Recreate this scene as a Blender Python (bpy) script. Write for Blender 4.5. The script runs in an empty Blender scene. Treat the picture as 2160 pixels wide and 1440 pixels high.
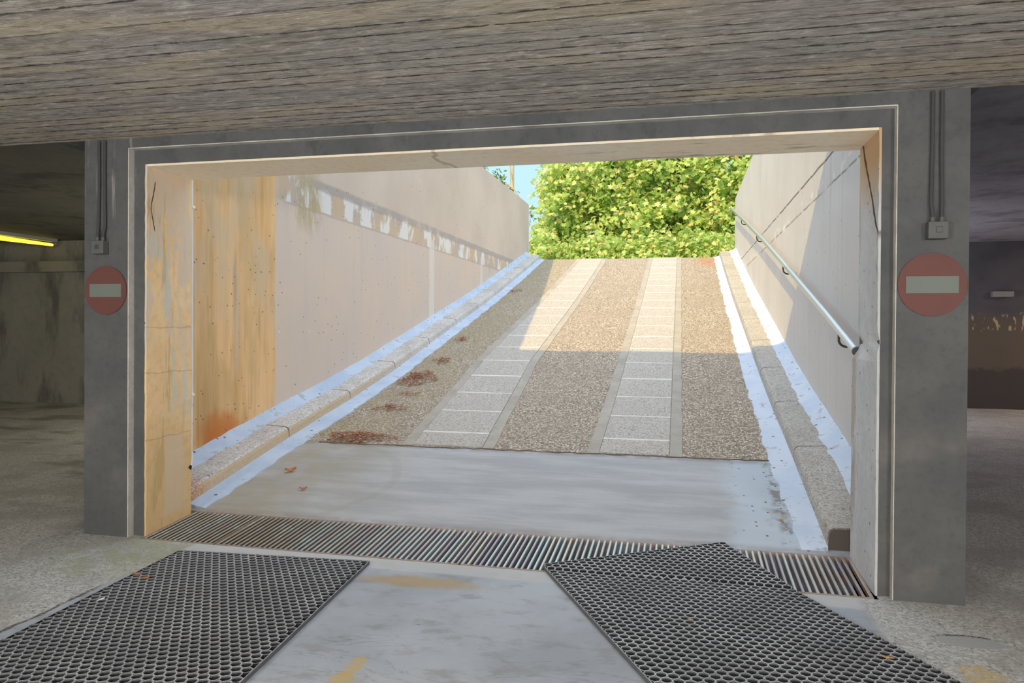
import bpy, math, random
from mathutils import Vector, Matrix

C = bpy.context.scene.collection
S = bpy.context.scene
PI = math.pi
rnd = random.Random(7)

# ------------------------------------------------------------------ helpers
class MB:
    """collects shapes, builds ONE mesh object"""
    def __init__(s):
        s.v = []; s.f = []; s.m = []
    def add(s, vs, fs, m=0):
        o = len(s.v); s.v += [tuple(p) for p in vs]
        for f in fs:
            s.f.append(tuple(i + o for i in f)); s.m.append(m)
        return s
    def box(s, x0, x1, y0, y1, z0, z1, m=0):
        vs = [(x0,y0,z0),(x1,y0,z0),(x1,y1,z0),(x0,y1,z0),(x0,y0,z1),(x1,y0,z1),(x1,y1,z1),(x0,y1,z1)]
        return s.add(vs, [(0,3,2,1),(4,5,6,7),(0,1,5,4),(1,2,6,5),(2,3,7,6),(3,0,4,7)], m)
    def tube(s, pts, r, n=12, m=0, cap=True):
        pts = [Vector(p) for p in pts]
        rs = r if isinstance(r, (list, tuple)) else [r]*len(pts)
        vs = []; fs = []
        t0 = (pts[1]-pts[0]).normalized()
        a = Vector((0,0,1)) if abs(t0.z) < .9 else Vector((1,0,0))
        u = t0.cross(a).normalized()
        for i, p in enumerate(pts):
            if i == 0: t = pts[1]-pts[0]
            elif i == len(pts)-1: t = pts[-1]-pts[-2]
            else: t = (pts[i+1]-pts[i]).normalized() + (pts[i]-pts[i-1]).normalized()
            t.normalize()
            u = (u - t*u.dot(t)).normalized(); w = t.cross(u)
            for k in range(n):
                q = 2*PI*k/n
                vs.append(p + (u*math.cos(q) + w*math.sin(q))*rs[i])
        for i in range(len(pts)-1):
            for k in range(n):
                k2 = (k+1) % n
                fs.append((i*n+k, i*n+k2, (i+1)*n+k2, (i+1)*n+k))
        if cap:
            fs.append(tuple(range(n-1, -1, -1))); fs.append(tuple(range((len(pts)-1)*n, len(pts)*n)))
        return s.add(vs, fs, m)
    def loft(s, sections, m=0, cap=True):
        n = len(sections[0]); vs = []; fs = []
        for sec in sections: vs += list(sec)
        for i in range(len(sections)-1):
            for k in range(n):
                k2 = (k+1) % n
                fs.append((i*n+k, i*n+k2, (i+1)*n+k2, (i+1)*n+k))
        if cap:
            fs.append(tuple(range(n-1, -1, -1))); fs.append(tuple(range((len(sections)-1)*n, len(sections)*n)))
        return s.add(vs, fs, m)
    def build(s, name, mats, parent=None, smooth=False, loc=None, bevel=0, angle=35):
        me = bpy.data.meshes.new(name)
        L = Vector(loc) if loc else Vector((0,0,0))
        me.from_pydata([tuple(Vector(p)-L) for p in s.v], [], s.f)
        if not isinstance(mats, (list, tuple)): mats = [mats]
        for m in mats: me.materials.append(m)
        for p, m in zip(me.polygons, s.m): p.material_index = m
        import bmesh
        bm = bmesh.new(); bm.from_mesh(me)
        if len(bm.faces) < 4000: bmesh.ops.recalc_face_normals(bm, faces=bm.faces)
        bm.to_mesh(me); bm.free()
        if smooth:
            me.polygons.foreach_set('use_smooth', [True]*len(me.polygons))
            me.set_sharp_from_angle(angle=math.radians(angle))
        o = bpy.data.objects.new(name, me); C.objects.link(o)
        o.location = L
        if parent is not None:
            o.parent = parent
            o.location = L - parent.location if loc else -parent.location
        if bevel:
            b = o.modifiers.new('bevel', 'BEVEL'); b.width = bevel; b.segments = 2; b.limit_method = 'ANGLE'
        return o

def tag(o, label, cat, group=None, kind=None):
    o['label'] = label; o['category'] = cat
    if group: o['group'] = group
    if kind: o['kind'] = kind
    return o
def struct(o, label=None, cat=None):
    o['kind'] = 'structure'
    if label: o['label'] = label
    if cat: o['category'] = cat
    return o
def empty(name, loc, label, cat, group=None, rz=0):
    o = bpy.data.objects.new(name, None); C.objects.link(o)
    o.location = loc; o.rotation_euler.z = rz; o.empty_display_size = .1
    return tag(o, label, cat, group)

# ------------------------------------------------------------------ material DSL
def srgb(r, g, b):
    f = lambda c: (c/255/12.92 if c/255 <= .04045 else ((c/255+.055)/1.055)**2.4)
    return (f(r), f(g), f(b), 1)
class N:
    def __init__(s, name):
        s.mat = bpy.data.materials.new(name); s.mat.use_nodes = True
        s.t = s.mat.node_tree; s.t.nodes.clear()
        s.out = s.t.nodes.new('ShaderNodeOutputMaterial')
        s.b = s.t.nodes.new('ShaderNodeBsdfPrincipled')
        s.t.links.new(s.b.outputs[0], s.out.inputs[0])
        s.b.inputs['Roughness'].default_value = .85
        s.b.inputs['Specular IOR Level'].default_value = .25
        g = s.t.nodes.new('ShaderNodeNewGeometry'); s.geo = g
        s.pos = g.outputs['Position']
        x = s.t.nodes.new('ShaderNodeSeparateXYZ'); s.t.links.new(s.pos, x.inputs[0])
        s.X, s.Y, s.Z = x.outputs
    def link(s, a, sock):
        if isinstance(a, (int, float)): sock.default_value = a
        elif isinstance(a, tuple): sock.default_value = a if len(a) == 4 or sock.type != 'RGBA' else (*a, 1)
        else: s.t.links.new(a, sock)
    def m(s, op, a, b=0., c=0., clamp=False):
        n = s.t.nodes.new('ShaderNodeMath'); n.operation = op; n.use_clamp = clamp
        s.link(a, n.inputs[0]); s.link(b, n.inputs[1]); s.link(c, n.inputs[2]); return n.outputs[0]
    def scale(s, sx, sy, sz, vec=None):
        n = s.t.nodes.new('ShaderNodeMapping'); s.t.links.new(vec or s.pos, n.inputs[0])
        n.inputs['Scale'].default_value = (sx, sy, sz); return n.outputs[0]
    def noise(s, sc=5., det=4., ro=.55, vec=None, dist=0.):
        n = s.t.nodes.new('ShaderNodeTexNoise'); s.t.links.new(vec or s.pos, n.inputs['Vector'])
        n.inputs['Scale'].default_value = sc; n.inputs['Detail'].default_value = det
        n.inputs['Roughness'].default_value = ro; n.inputs['Distortion'].default_value = dist
        return n.outputs[0]
    def voro(s, sc, vec=None, feat='F1', rand=1.):
        n = s.t.nodes.new('ShaderNodeTexVoronoi'); s.t.links.new(vec or s.pos, n.inputs['Vector'])
        n.inputs['Scale'].default_value = sc; n.feature = feat; n.inputs['Randomness'].default_value = rand
        return n
    def white(s, a):
        n = s.t.nodes.new('ShaderNodeTexWhiteNoise'); n.noise_dimensions = '1D'
        s.link(a, n.inputs['W']); return n.outputs['Value']
    def ss(s, v, lo, hi, a=0., b=1.):
        n = s.t.nodes.new('ShaderNodeMapRange'); n.interpolation_type = 'SMOOTHSTEP'
        s.link(v, n.inputs[0]); s.link(lo, n.inputs[1]); s.link(hi, n.inputs[2])
        n.inputs[3].default_value = a; n.inputs[4].default_value = b; return n.outputs[0]
    def band(s, v, a, b, soft):
        return s.m('MULTIPLY', s.ss(v, a-soft, a+soft), s.ss(v, b-soft, b+soft, 1., 0.))
    def mul(s, *a):
        r = a[0]
        for x in a[1:]: r = s.m('MULTIPLY', r, x)
        return r
    def mix(s, f, a, b, mode='MIX'):
        n = s.t.nodes.new('ShaderNodeMix'); n.data_type = 'RGBA'; n.blend_type = mode
        s.link(f, n.inputs[0]); s.link(a, n.inputs[6]); s.link(b, n.inputs[7]); return n.outputs[2]
    def ramp(s, f, stops):
        n = s.t.nodes.new('ShaderNodeValToRGB'); s.link(f, n.inputs[0])
        e = n.color_ramp.elements
        while len(e) < len(stops): e.new(.5)
        for i, (p, c) in enumerate(stops): e[i].position = p; e[i].color = c
        return n.outputs[0]
    def wob(s, v, sc, amp, vec=None, det=3.):
        """v perturbed by noise"""
        return s.m('ADD', v, s.m('MULTIPLY', s.m('SUBTRACT', s.noise(sc, det, .6, vec), .5), 2*amp))
    def col(s, c): s.link(c, s.b.inputs['Base Color']); return s
    def bump(s, h, strength=.3, dist=.01):
        n = s.t.nodes.new('ShaderNodeBump'); s.link(h, n.inputs['Height'])
        n.inputs['Strength'].default_value = strength; n.inputs['Distance'].default_value = dist
        s.t.links.new(n.outputs[0], s.b.inputs['Normal']); return s
    def set(s, **k):
        for a, v in k.items(): s.link(v, s.b.inputs[a.replace('_', ' ')])
        return s

def sub(o, part, root):
    """hang a sub-part under a part, keeping it where it was built"""
    o.parent = part
    o.location = Vector(o.location) - (Vector(root.location) + Vector(part.location))
    return o
def simple(name, c, rough=.8, metal=0., var=.12, sc=20., bump=0.):
    n = N(name)
    f = n.noise(sc, 4)
    lo = tuple(x*(1-var) for x in c[:3])+(1,); hi = tuple(min(1, x*(1+var)) for x in c[:3])+(1,)
    n.col(n.mix(f, lo, hi)).set(Roughness=rough, Metallic=metal)
    if bump: n.bump(n.noise(sc*2, 3), bump, .003)
    return n.mat

def pits(n, sc, thr, vec=None):
    """sparse small dark blow-holes"""
    v = n.voro(sc, vec)
    d = n.m('LESS_THAN', v.outputs['Distance'], thr)
    sel = n.t.nodes.new('ShaderNodeSeparateColor'); n.t.links.new(v.outputs['Color'], sel.inputs[0])
    return n.m('MULTIPLY', d, n.m('GREATER_THAN', sel.outputs[0], .72))

# ------------------------------------------------------------------ materials
def mat_ceiling():
    n = N('board_marked_concrete')
    W = .098
    yy = n.wob(n.wob(n.m('DIVIDE', n.Y, W), 1.2, .10, n.scale(.6, 2, 1)), 11, .05, n.scale(1, .4, 1))
    idx = n.m('FLOOR', yy); fr = n.m('FRACT', yy)
    xo = n.m('ADD', n.X, n.mul(n.white(idx), 3.7))
    seg = n.m('FLOOR', n.m('DIVIDE', xo, 2.6))
    tone = n.white(n.m('ADD', n.mul(idx, 7.13), n.mul(seg, 3.7)))
    g1 = n.noise(3., 6, .65, n.scale(1.3, 26, 1), 1.6)
    g2 = n.noise(9., 5, .6, n.scale(.9, 22, 1), 2.2)
    wv = n.m('ABSOLUTE', n.m('SUBTRACT', n.m('FRACT', n.m('MULTIPLY', n.noise(1.5, 2, .5, n.scale(.8, 9, 1), 1.2), 11.)), .5))
    edge = n.m('MINIMUM', fr, n.m('SUBTRACT', 1., fr))
    en = n.noise(4., 5, .75, n.scale(4, 9, 1))
    lw = n.m('MULTIPLY', n.ss(en, .40, .68), .17)
    line = n.m('SUBTRACT', 1., n.ss(edge, 0., n.m('ADD', lw, .018)))
    line = n.mul(line, n.ss(n.white(n.m('ADD', n.m('ROUND', yy), .37)), .08, .55), n.ss(n.noise(1.6, 3, .7, n.scale(1, 5, 1)), .3, .55))
    base = n.mix(tone, srgb(184,179,168), srgb(222,213,200))
    base = n.mix(n.ss(n.noise(.9, 3), .35, .7), base, srgb(208,198,192))
    base = n.mix(n.mul(n.ss(g1, .38, .66), .62), base, srgb(136,128,118))
    base = n.mix(n.mul(n.ss(g2, .55, .72), .5), base, srgb(238,231,220))
    base = n.mix(n.mul(n.ss(wv, .34, .5), .5), base, srgb(112,104,95))
    pt = n.noise(1.4, 4, .6, n.scale(.5, 2.2, 1))
    base = n.mix(n.mul(n.ss(pt, .5, .62), .6), base, srgb(216,200,168))
    base = n.mix(n.mul(n.ss(pt, .46, .36), .5), base, srgb(176,178,168))
    mott = n.noise(16, 5, .7, n.scale(.5, 1.6, 1), .8)
    base = n.mix(n.mul(n.ss(mott, .5, .64), .6), base, srgb(128,120,110))
    base = n.mix(n.mul(n.ss(mott, .46, .34), .55), base, srgb(244,238,228))
    cav = n.mul(n.ss(n.voro(2.1, n.scale(.55, 1.9, 1)).outputs['Distance'], .045, .03), 1.)
    base = n.mix(cav, base, srgb(44,40,36))
    base = n.mix(n.mul(line, .92), base, srgb(52,48,43))
    h = n.m('ADD', n.mul(g1, .4), n.m('ADD', n.mul(tone, .45), n.m('SUBTRACT', n.mul(g2, .2), n.m('ADD', n.mul(line, 1.3), n.mul(wv, .3)))))
    n.col(base).bump(h, 1., .02).set(Roughness=.92)
    return n.mat
def concrete(name, a, b, stain=None, sc=2.5, pit=True, bump=.25, extra=None):
    n = N(name)
    f = n.noise(sc, 7, .62); f2 = n.noise(sc*9, 4, .6)
    c = n.mix(n.ss(f, .3, .7), a, b)
    c = n.mix(n.mul(n.ss(f2, .45, .75), .35), c, tuple(x*.72 for x in a[:3])+(1,))
    if stain: c = n.mix(n.mul(n.ss(n.noise(1.1, 5, .6, n.scale(1.6, 1.6, .5)), .5, .68), .7), c, stain)
    if extra: c = extra(n, c)
    if pit: c = n.mix(n.mul(pits(n, 14, .11), .75), c, srgb(70,62,55))
    n.col(c).bump(n.m('ADD', n.mul(f2, .5), f), bump, .01).set(Roughness=.9)
    return n.mat

def portal_extra(n, c):
    # pale water marks running down the pillars, darker grime under the slab
    st = n.ss(n.noise(7., 4, .6, n.scale(3.2, 3.2, .22)), .6, .72)
    left = n.mul(n.ss(n.X, 0., -.05), n.ss(n.Z, 1.9, 2.3))
    c = n.mix(n.mul(st, left, .7), c, srgb(176,172,162))
    pl = n.mul(n.ss(n.noise(2., 4), .5, .62), n.band(n.Z, .05, .85, .12))
    c = n.mix(n.mul(pl, .35), c, srgb(138,130,122))
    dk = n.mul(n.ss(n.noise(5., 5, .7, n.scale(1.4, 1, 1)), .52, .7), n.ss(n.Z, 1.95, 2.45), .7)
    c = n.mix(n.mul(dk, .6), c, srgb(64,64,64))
    return c
def reveal_left_extra(n, c):
    w = n.ss(n.noise(1.9, 5, .65, n.scale(1, 2.4, .8)), .44, .52)
    c = n.mix(n.mul(w, n.ss(n.Z, .95, 1.5), .8), c, srgb(222,206,188))
    ol = n.ss(n.noise(3.6, 4, .6, n.scale(1, 3, .45)), .55, .63)
    c = n.mix(n.mul(ol, n.ss(n.Y, .3, .2), .6), c, srgb(196,168,116))
    c = n.mix(n.mul(n.ss(n.wob(n.Z, 3, .2), .9, .3), .45), c, srgb(196,164,112))
    gy = n.mul(n.ss(n.noise(2.6, 4, .6, n.scale(1, 3.4, .7)), .53, .58), n.band(n.Z, .8, 2.0, .2))
    c = n.mix(n.mul(gy, .7), c, srgb(208,210,200))
    dk = n.ss(n.noise(5., 5, .7, n.scale(1, 3.6, .3)), .56, .72)
    c = n.mix(n.mul(dk, .3), c, srgb(176,136,92))
    lo = n.mul(n.band(n.wob(n.Y, 5, .04), .17, .36, .015), n.band(n.wob(n.Z, 6, .04), .1, .62, .02))
    c = n.mix(n.mul(lo, .8), c, srgb(222,198,168))
    # cracks near the top corner
    z2 = n.m('SUBTRACT', n.Y, n.m('ADD', .03, n.m('MULTIPLY', n.m('ABSOLUTE', n.m('SUBTRACT', n.Z, 2.12)), .24)))
    ck = n.mul(n.ss(n.m('ABSOLUTE', n.wob(z2, 9, .012)), .006, .003), n.band(n.Z, 1.98, 2.3, .01))
    c = n.mix(ck, c, srgb(88,68,52))
    for zc in (.62, 1.05, 1.35):
        hz = n.ss(n.m('ABSOLUTE', n.wob(n.m('SUBTRACT', n.Z, zc), 6, .03)), .007, .002)
        c = n.mix(n.mul(hz, .3), c, srgb(152,124,90))
    return c
def reveal_right_extra(n, c):
    tan = n.mul(n.ss(n.wob(n.Z, 3, .15), 1.95, 2.3), 1.)
    c = n.mix(n.mul(tan, .9), c, srgb(205,168,122))
    dk = n.ss(n.noise(8., 5, .7, n.scale(1, 2.5, .4)), .6, .68)
    c = n.mix(n.mul(dk, .55), c, srgb(110,98,90))
    cr = n.ss(n.m('ABSOLUTE', n.wob(n.m('SUBTRACT', n.m('MULTIPLY', n.Y, 1.5), n.m('SUBTRACT', n.Z, 1.86)), 6, .05)), .03, .012)
    c = n.mix(n.mul(cr, n.ss(n.Z, 1.8, 1.9)), c, srgb(84,62,48))
    ol = n.mul(n.ss(n.Y, .36, .42), n.ss(n.noise(5, 4, .6, n.scale(1, 1, .5)), .45, .6))
    c = n.mix(n.mul(ol, .6), c, srgb(168,150,128))
    return c
def soffit_extra(n, c):
    d = n.mul(n.ss(n.noise(2.2, 5, .7, n.scale(.7, 5, 1)), .55, .68), n.band(n.X, 2.9, 4.2, .3))
    c = n.mix(n.mul(d, .7), c, srgb(128,98,72))
    ln = n.ss(n.m('ABSOLUTE', n.wob(n.m('SUBTRACT', n.X, 1.95), 3, .1)), .02, .008)
    c = n.mix(n.mul(ln, .4), c, srgb(140,112,88))
    return c

def mat_left_wall():
    n = N('ramp_left_wall_concrete')
    f = n.noise(.8, 6, .6); vs = n.noise(4., 5, .65, n.scale(1, 1.6, .14))
    pink = n.mix(n.ss(f, .3, .7), srgb(216,201,190), srgb(224,204,186))
    pink = n.mix(n.mul(n.ss(vs, .5, .75), .25), pink, srgb(192,184,182))
    tan = n.mix(n.ss(vs, .3, .65), srgb(230,184,126), srgb(244,202,150))
    tan = n.mix(n.mul(n.ss(n.noise(5., 5, .7, n.scale(1, 2.2, .12)), .52, .7), .5), tan, srgb(198,158,106))
    tan = n.mix(n.mul(n.ss(n.noise(2., 4, .6, n.scale(1, 2.6, .3)), .52, .66), n.ss(n.Z, 1.2, .6), .55), tan, srgb(176,136,90))
    tan = n.mix(n.mul(n.ss(n.noise(1.3, 4, .6, n.scale(1, 1.4, .6)), .42, .6), n.ss(n.Z, 1.1, 1.9), .7), tan, srgb(214,194,164))
    tan = n.mix(n.mul(n.ss(n.noise(1.7, 4, .6, n.scale(1, 1.2, .4)), .5, .62), .4), tan, srgb(198,166,112))
    tan = n.mix(n.mul(pits(n, 16, .12), n.ss(n.noise(1.5, 2), .45, .55), .8), tan, srgb(88,70,54))
    wl = n.mul(n.band(n.wob(n.Y, 4, .02), 1.66, 1.71, .012), n.band(n.Z, 1.0, 1.75, .2))
    tan = n.mix(n.mul(wl, .7), tan, srgb(214,200,180))
    dr = n.mul(n.band(n.wob(n.Y, 4, .02), 1.63, 1.68, .02), n.band(n.Z, 1.45, 2.0, .2))
    tan = n.mix(n.mul(dr, .35), tan, srgb(140,128,118))
    ru = n.mul(n.ss(n.wob(n.m('ADD', n.m('POWER', n.m('SUBTRACT', n.Y, 1.45), 2.), n.m('POWER', n.m('MULTIPLY', n.m('SUBTRACT', n.Z, .42), 1.4), 2.)), 6, .06), .16, .0), .85)
    tan = n.mix(ru, tan, srgb(206,118,52))
    edge = n.wob(n.Y, 6, .03, n.scale(1, 0.01, 1))
    c = n.mix(n.ss(edge, 2.30, 2.312), tan, pink)
    # upper lift above the construction joint
    up = n.mix(n.ss(n.noise(.7, 4), .3, .7), srgb(212,194,178), srgb(224,206,190))
    c = n.mix(n.mul(n.ss(n.wob(n.Z, 2, .02), 2.84, 2.88), n.ss(n.Y, 2.5, 2.7)), c, up)
    # the joint itself: patched band with lime runs
    bandm = n.mul(n.band(n.wob(n.Z, 5, .02), 2.60, 2.86, .012), n.ss(n.wob(n.Y, 5, .05), 2.28, 2.4))
    bc = n.mix(n.ss(n.noise(1.5, 4), .45, .6), srgb(214,188,158), srgb(200,184,172))
    wh = n.ss(n.noise(2.3, 5, .7, n.scale(1, 1.4, .6)), .50, .56)
    bc = n.mix(n.mul(wh, .95), bc, srgb(238,236,232))
    c = n.mix(n.mul(bandm, .9), c, bc)
    dkl = n.mul(n.band(n.wob(n.Z, 4, .02), 2.83, 2.93, .02), n.ss(n.Y, 2.7, 3.2), n.ss(n.noise(1.2, 4), .3, .5))
    c = n.mix(n.mul(dkl, .65), c, srgb(166,160,158))
    lwl = n.mul(n.ss(n.m('ABSOLUTE', n.wob(n.m('SUBTRACT', n.Z, 2.59), 6, .015)), .02, .006), n.ss(n.Y, 2.4, 2.6))
    c = n.mix(n.mul(lwl, .35), c, srgb(160,150,142))
    ol = n.mul(n.ss(n.m('ADD', n.m('POWER', n.m('SUBTRACT', n.wob(n.Y, 5, .15), 2.95), 2.), n.m('POWER', n.m('MULTIPLY', n.m('SUBTRACT', n.wob(n.Z, 5, .15), 2.7), .7), 2.)), .12, .01), n.ss(n.noise(5, 4, .6, n.scale(1, 2, .5)), .38, .52))
    c = n.mix(n.mul(ol, .7), c, srgb(186,170,128))
    for y0, y1 in ((6.75, 6.98), (9.7, 9.86)):
        v = n.mul(n.band(n.wob(n.Y, 5, .03), y0, y1, .02), n.ss(n.Z, 2.76, 2.7))
        c = n.mix(n.mul(v, .7), c, srgb(232,224,218))
    dr2 = n.mul(n.ss(n.noise(6., 4, .7, n.scale(1, 1.6, .1)), .58, .68), n.band(n.Z, 2.45, 2.86, .1), n.band(n.Y, 9.6, 13, .3))
    c = n.mix(n.mul(dr2, .8), c, srgb(150,134,122))
    c = n.mix(n.mul(pits(n, 9, .085), .7), c, srgb(112,100,92))
    sk = n.mul(n.ss(n.noise(3., 3, .6, n.scale(1, 5, .5)), .72, .76), n.ss(n.Z, 2.9, 3.1))
    c = n.mix(n.mul(sk, .5), c, srgb(150,144,142))
    n.col(c).bump(n.m('ADD', n.mul(n.noise(30, 4), .4), n.mul(n.ss(edge, 2.295, 2.32), 1.2)), .25, .01).set(Roughness=.9)
    return n.mat
def mat_right_wall():
    n = N('ramp_right_wall_concrete')
    f = n.noise(.9, 6, .6); vs = n.noise(5., 5, .65, n.scale(1, 1.8, .1))
    c = n.mix(n.ss(f, .3, .7), srgb(206,202,198), srgb(214,209,204))
    c = n.mix(n.mul(n.ss(vs, .5, .75), .25), c, srgb(184,178,172))
    for z0, w, k, colr in ((2.86, .016, 1.5, (104,92,84)), (2.60, .014, 3.5, (150,138,126))):
        ln = n.ss(n.m('ABSOLUTE', n.wob(n.m('SUBTRACT', n.Z, z0), k*2, .012)), w, w*.35)
        c = n.mix(n.mul(ln, n.ss(n.noise(2.2, 4, .7), .36, .5), .9), c, srgb(*colr))
    wh = n.mul(n.band(n.wob(n.Z, 5, .06), 2.58, 2.70, .03), n.ss(n.noise(4, 4, .7), .54, .62))
    c = n.mix(n.mul(wh, .8), c, srgb(238,230,218))
    vr = n.mul(n.ss(n.noise(2.4, 3, .7, n.scale(1, 2.2, .05)), .62, .66), n.ss(n.Z, 1.2, 2.0))
    c = n.mix(n.mul(vr, .15), c, srgb(140,116,96))
    c = n.mix(n.mul(pits(n, 8, .08), .55), c, srgb(128,118,110))
    n.col(c).bump(n.noise(30, 4), .15, .008).set(Roughness=.9)
    return n.mat

def mat_floor():
    n = N('worn_concrete_floor')
    big = n.noise(1.1, 6, .6); fine = n.noise(38, 4, .7); mid = n.noise(5, 6, .65, n.scale(1, 1.7, 1))
    c = n.mix(n.ss(big, .35, .65), srgb(168,175,185), srgb(190,197,207))
    c = n.mix(n.mul(n.ss(mid, .5, .68), .55), c, srgb(148,146,144))
    pale = n.mul(n.ss(n.noise(2.4, 5, .65, n.scale(.7, 1.6, 1)), .52, .62), n.ss(n.Y, -1.1, -1.4))
    c = n.mix(n.mul(pale, .4), c, srgb(206,206,206))
    # fine scratches and flakes in the driven lane
    sc_ = n.ss(n.noise(6, 6, .75, n.scale(1, 2.4, 1), 1.5), .64, .70)
    c = n.mix(n.mul(sc_, .5), c, srgb(112,110,110))
    ckv = n.m('ABSOLUTE', n.m('SUBTRACT', n.noise(1.7, 5, .6, n.scale(.8, 2.2, 1), .6), .5))
    c = n.mix(n.mul(n.ss(ckv, .010, .002), n.ss(n.Y, -.9, -1.2), .3), c, srgb(110,108,108))
    lane = n.mul(n.ss(n.wob(n.X, 3, .05), .42, .46), n.ss(n.wob(n.X, 3, .06), 4.30, 4.24))
    ag = n.voro(75).outputs['Color']
    hs = n.t.nodes.new('ShaderNodeSeparateColor'); n.t.links.new(ag, hs.inputs[0])
    rough = n.mix(hs.outputs[0], srgb(168,168,166), srgb(214,214,210))
    spk = n.ss(n.noise(60, 3, .7), .57, .64)
    rough = n.mix(n.mul(spk, .75), rough, srgb(72,68,64))
    blot = n.ss(n.noise(1.7, 4, .6), .45, .6)
    rough = n.mix(n.mul(blot, .5), rough, srgb(158,154,150))
    smooth_patch = n.ss(n.m('ADD', n.m('POWER', n.m('SUBTRACT', n.wob(n.X, 5, .05), 4.63), 2.), n.m('POWER', n.m('MULTIPLY', n.m('SUBTRACT', n.Y, -.52), 2.3), 2.)), .022, .016)
    rough = n.mix(smooth_patch, rough, srgb(176,178,178))
    curl = n.mul(n.band(n.m('ADD', n.m('POWER', n.m('SUBTRACT', n.wob(n.X, 9, .04), 4.62), 2.), n.m('POWER', n.m('MULTIPLY', n.m('SUBTRACT', n.Y, -.52), 2.3), 2.)), .02, .034, .004), n.ss(n.Y, -.5, -.44), n.ss(fine, .4, .55))
    rough = n.mix(curl, rough, srgb(62,56,52))
    c = n.mix(lane, rough, c)
    rid = n.mul(n.band(n.wob(n.X, 3, .05), .425, .446, .006), n.ss(n.Y, -.75, -.95), n.ss(fine, .35, .5))
    c = n.mix(n.mul(rid, .85), c, srgb(66,62,58))
    gr = n.mul(n.ss(n.m('ADD', n.m('POWER', n.m('SUBTRACT', n.X, .18), 2.), n.m('POWER', n.m('SUBTRACT', n.Y, -.3), 2.)), .3, .0), n.ss(n.noise(6, 4), .35, .6))
    c = n.mix(n.mul(gr, .55), c, srgb(160,164,120))
    # mortar lip along the drain, tan and yellow spots
    lip = n.mul(n.ss(n.wob(n.Y, 3, .05, n.scale(1, .2, 1)), -.25, -.21), lane)
    c = n.mix(n.mul(lip, .7), c, srgb(206,206,204))
    tan = n.mul(n.ss(n.wob(n.m('ADD', n.m('POWER', n.m('MULTIPLY', n.m('SUBTRACT', n.X, 2.02), .62), 2.), n.m('POWER', n.m('MULTIPLY', n.m('SUBTRACT', n.Y, -.38), 2.2), 2.)), 5, .03), .07, .0), .8)
    c = n.mix(tan, c, srgb(186,160,116))
    for x0, y0, k, thr in ((2.105, -1.37, 2.0, .008), (2.11, -1.50, 1.4, .008), (4.55, -.87, 1.4, .016)):
        sp = n.ss(n.wob(n.m('ADD', n.m('POWER', n.m('MULTIPLY', n.m('SUBTRACT', n.X, x0), k), 2.), n.m('POWER', n.m('SUBTRACT', n.Y, y0), 2.)), 12, .008), thr, thr*.6)
        c = n.mix(n.mul(sp, n.ss(n.noise(14, 4, .7), .3, .6), .8), c, srgb(206,180,120))
    bay_blot = n.mul(n.ss(n.noise(1.3, 5, .6, n.scale(.6, 1.3, 1)), .5, .62), n.ss(n.Y, .2, .8), n.ss(n.X, -.3, -.6))
    c = n.mix(n.mul(bay_blot, .55), c, srgb(104,98,82))  # browner, darker patches across the left bay floor
    n.col(c).bump(n.m('ADD', n.mul(fine, n.m('SUBTRACT', 1.3, lane)), n.m('SUBTRACT', n.mul(mid, .8), n.mul(sc_, .6))), .35, .006).set(Roughness=.78, Specular_IOR_Level=.35)
    return n.mat
def aggregate(name, sc, cols, dark, sc2=1., tint=None):
    n = N(name)
    v = n.voro(sc); s = n.t.nodes.new('ShaderNodeSeparateColor'); n.t.links.new(v.outputs['Color'], s.inputs[0])
    c = n.ramp(s.outputs[0], [(i/(len(cols)-1), srgb(*k)) for i, k in enumerate(cols)])
    gap = n.ss(v.outputs['Distance'], .38, .62)
    c = n.mix(n.mul(gap, .8), c, srgb(*dark))
    c = n.mix(n.mul(n.ss(n.noise(1.3, 5, .6), .42, .66), .4), c, tuple(x*.74 for x in srgb(*cols[1])[:3])+(1,))
    if tint: c = tint(n, c)
    n.col(c).bump(v.outputs['Distance'], .5, -.012*40/sc).set(Roughness=.88)
    return n.mat
def ramp_tint(n, c):
    ol = n.mul(n.ss(n.wob(n.X, 2, .2), 1.1, .5), n.ss(n.noise(2, 4), .3, .6))
    c = n.mix(n.mul(ol, .4), c, srgb(162,150,116))
    ru = n.mul(n.ss(n.m('ADD', n.m('POWER', n.m('SUBTRACT', n.X, 4.0), 2.), n.m('POWER', n.m('MULTIPLY', n.m('SUBTRACT', n.Y, 13.7), .35), 2.)), .2, 0.), .55)
    c = n.mix(n.mul(ru, .7), c, srgb(188,112,62))
    return c
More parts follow.
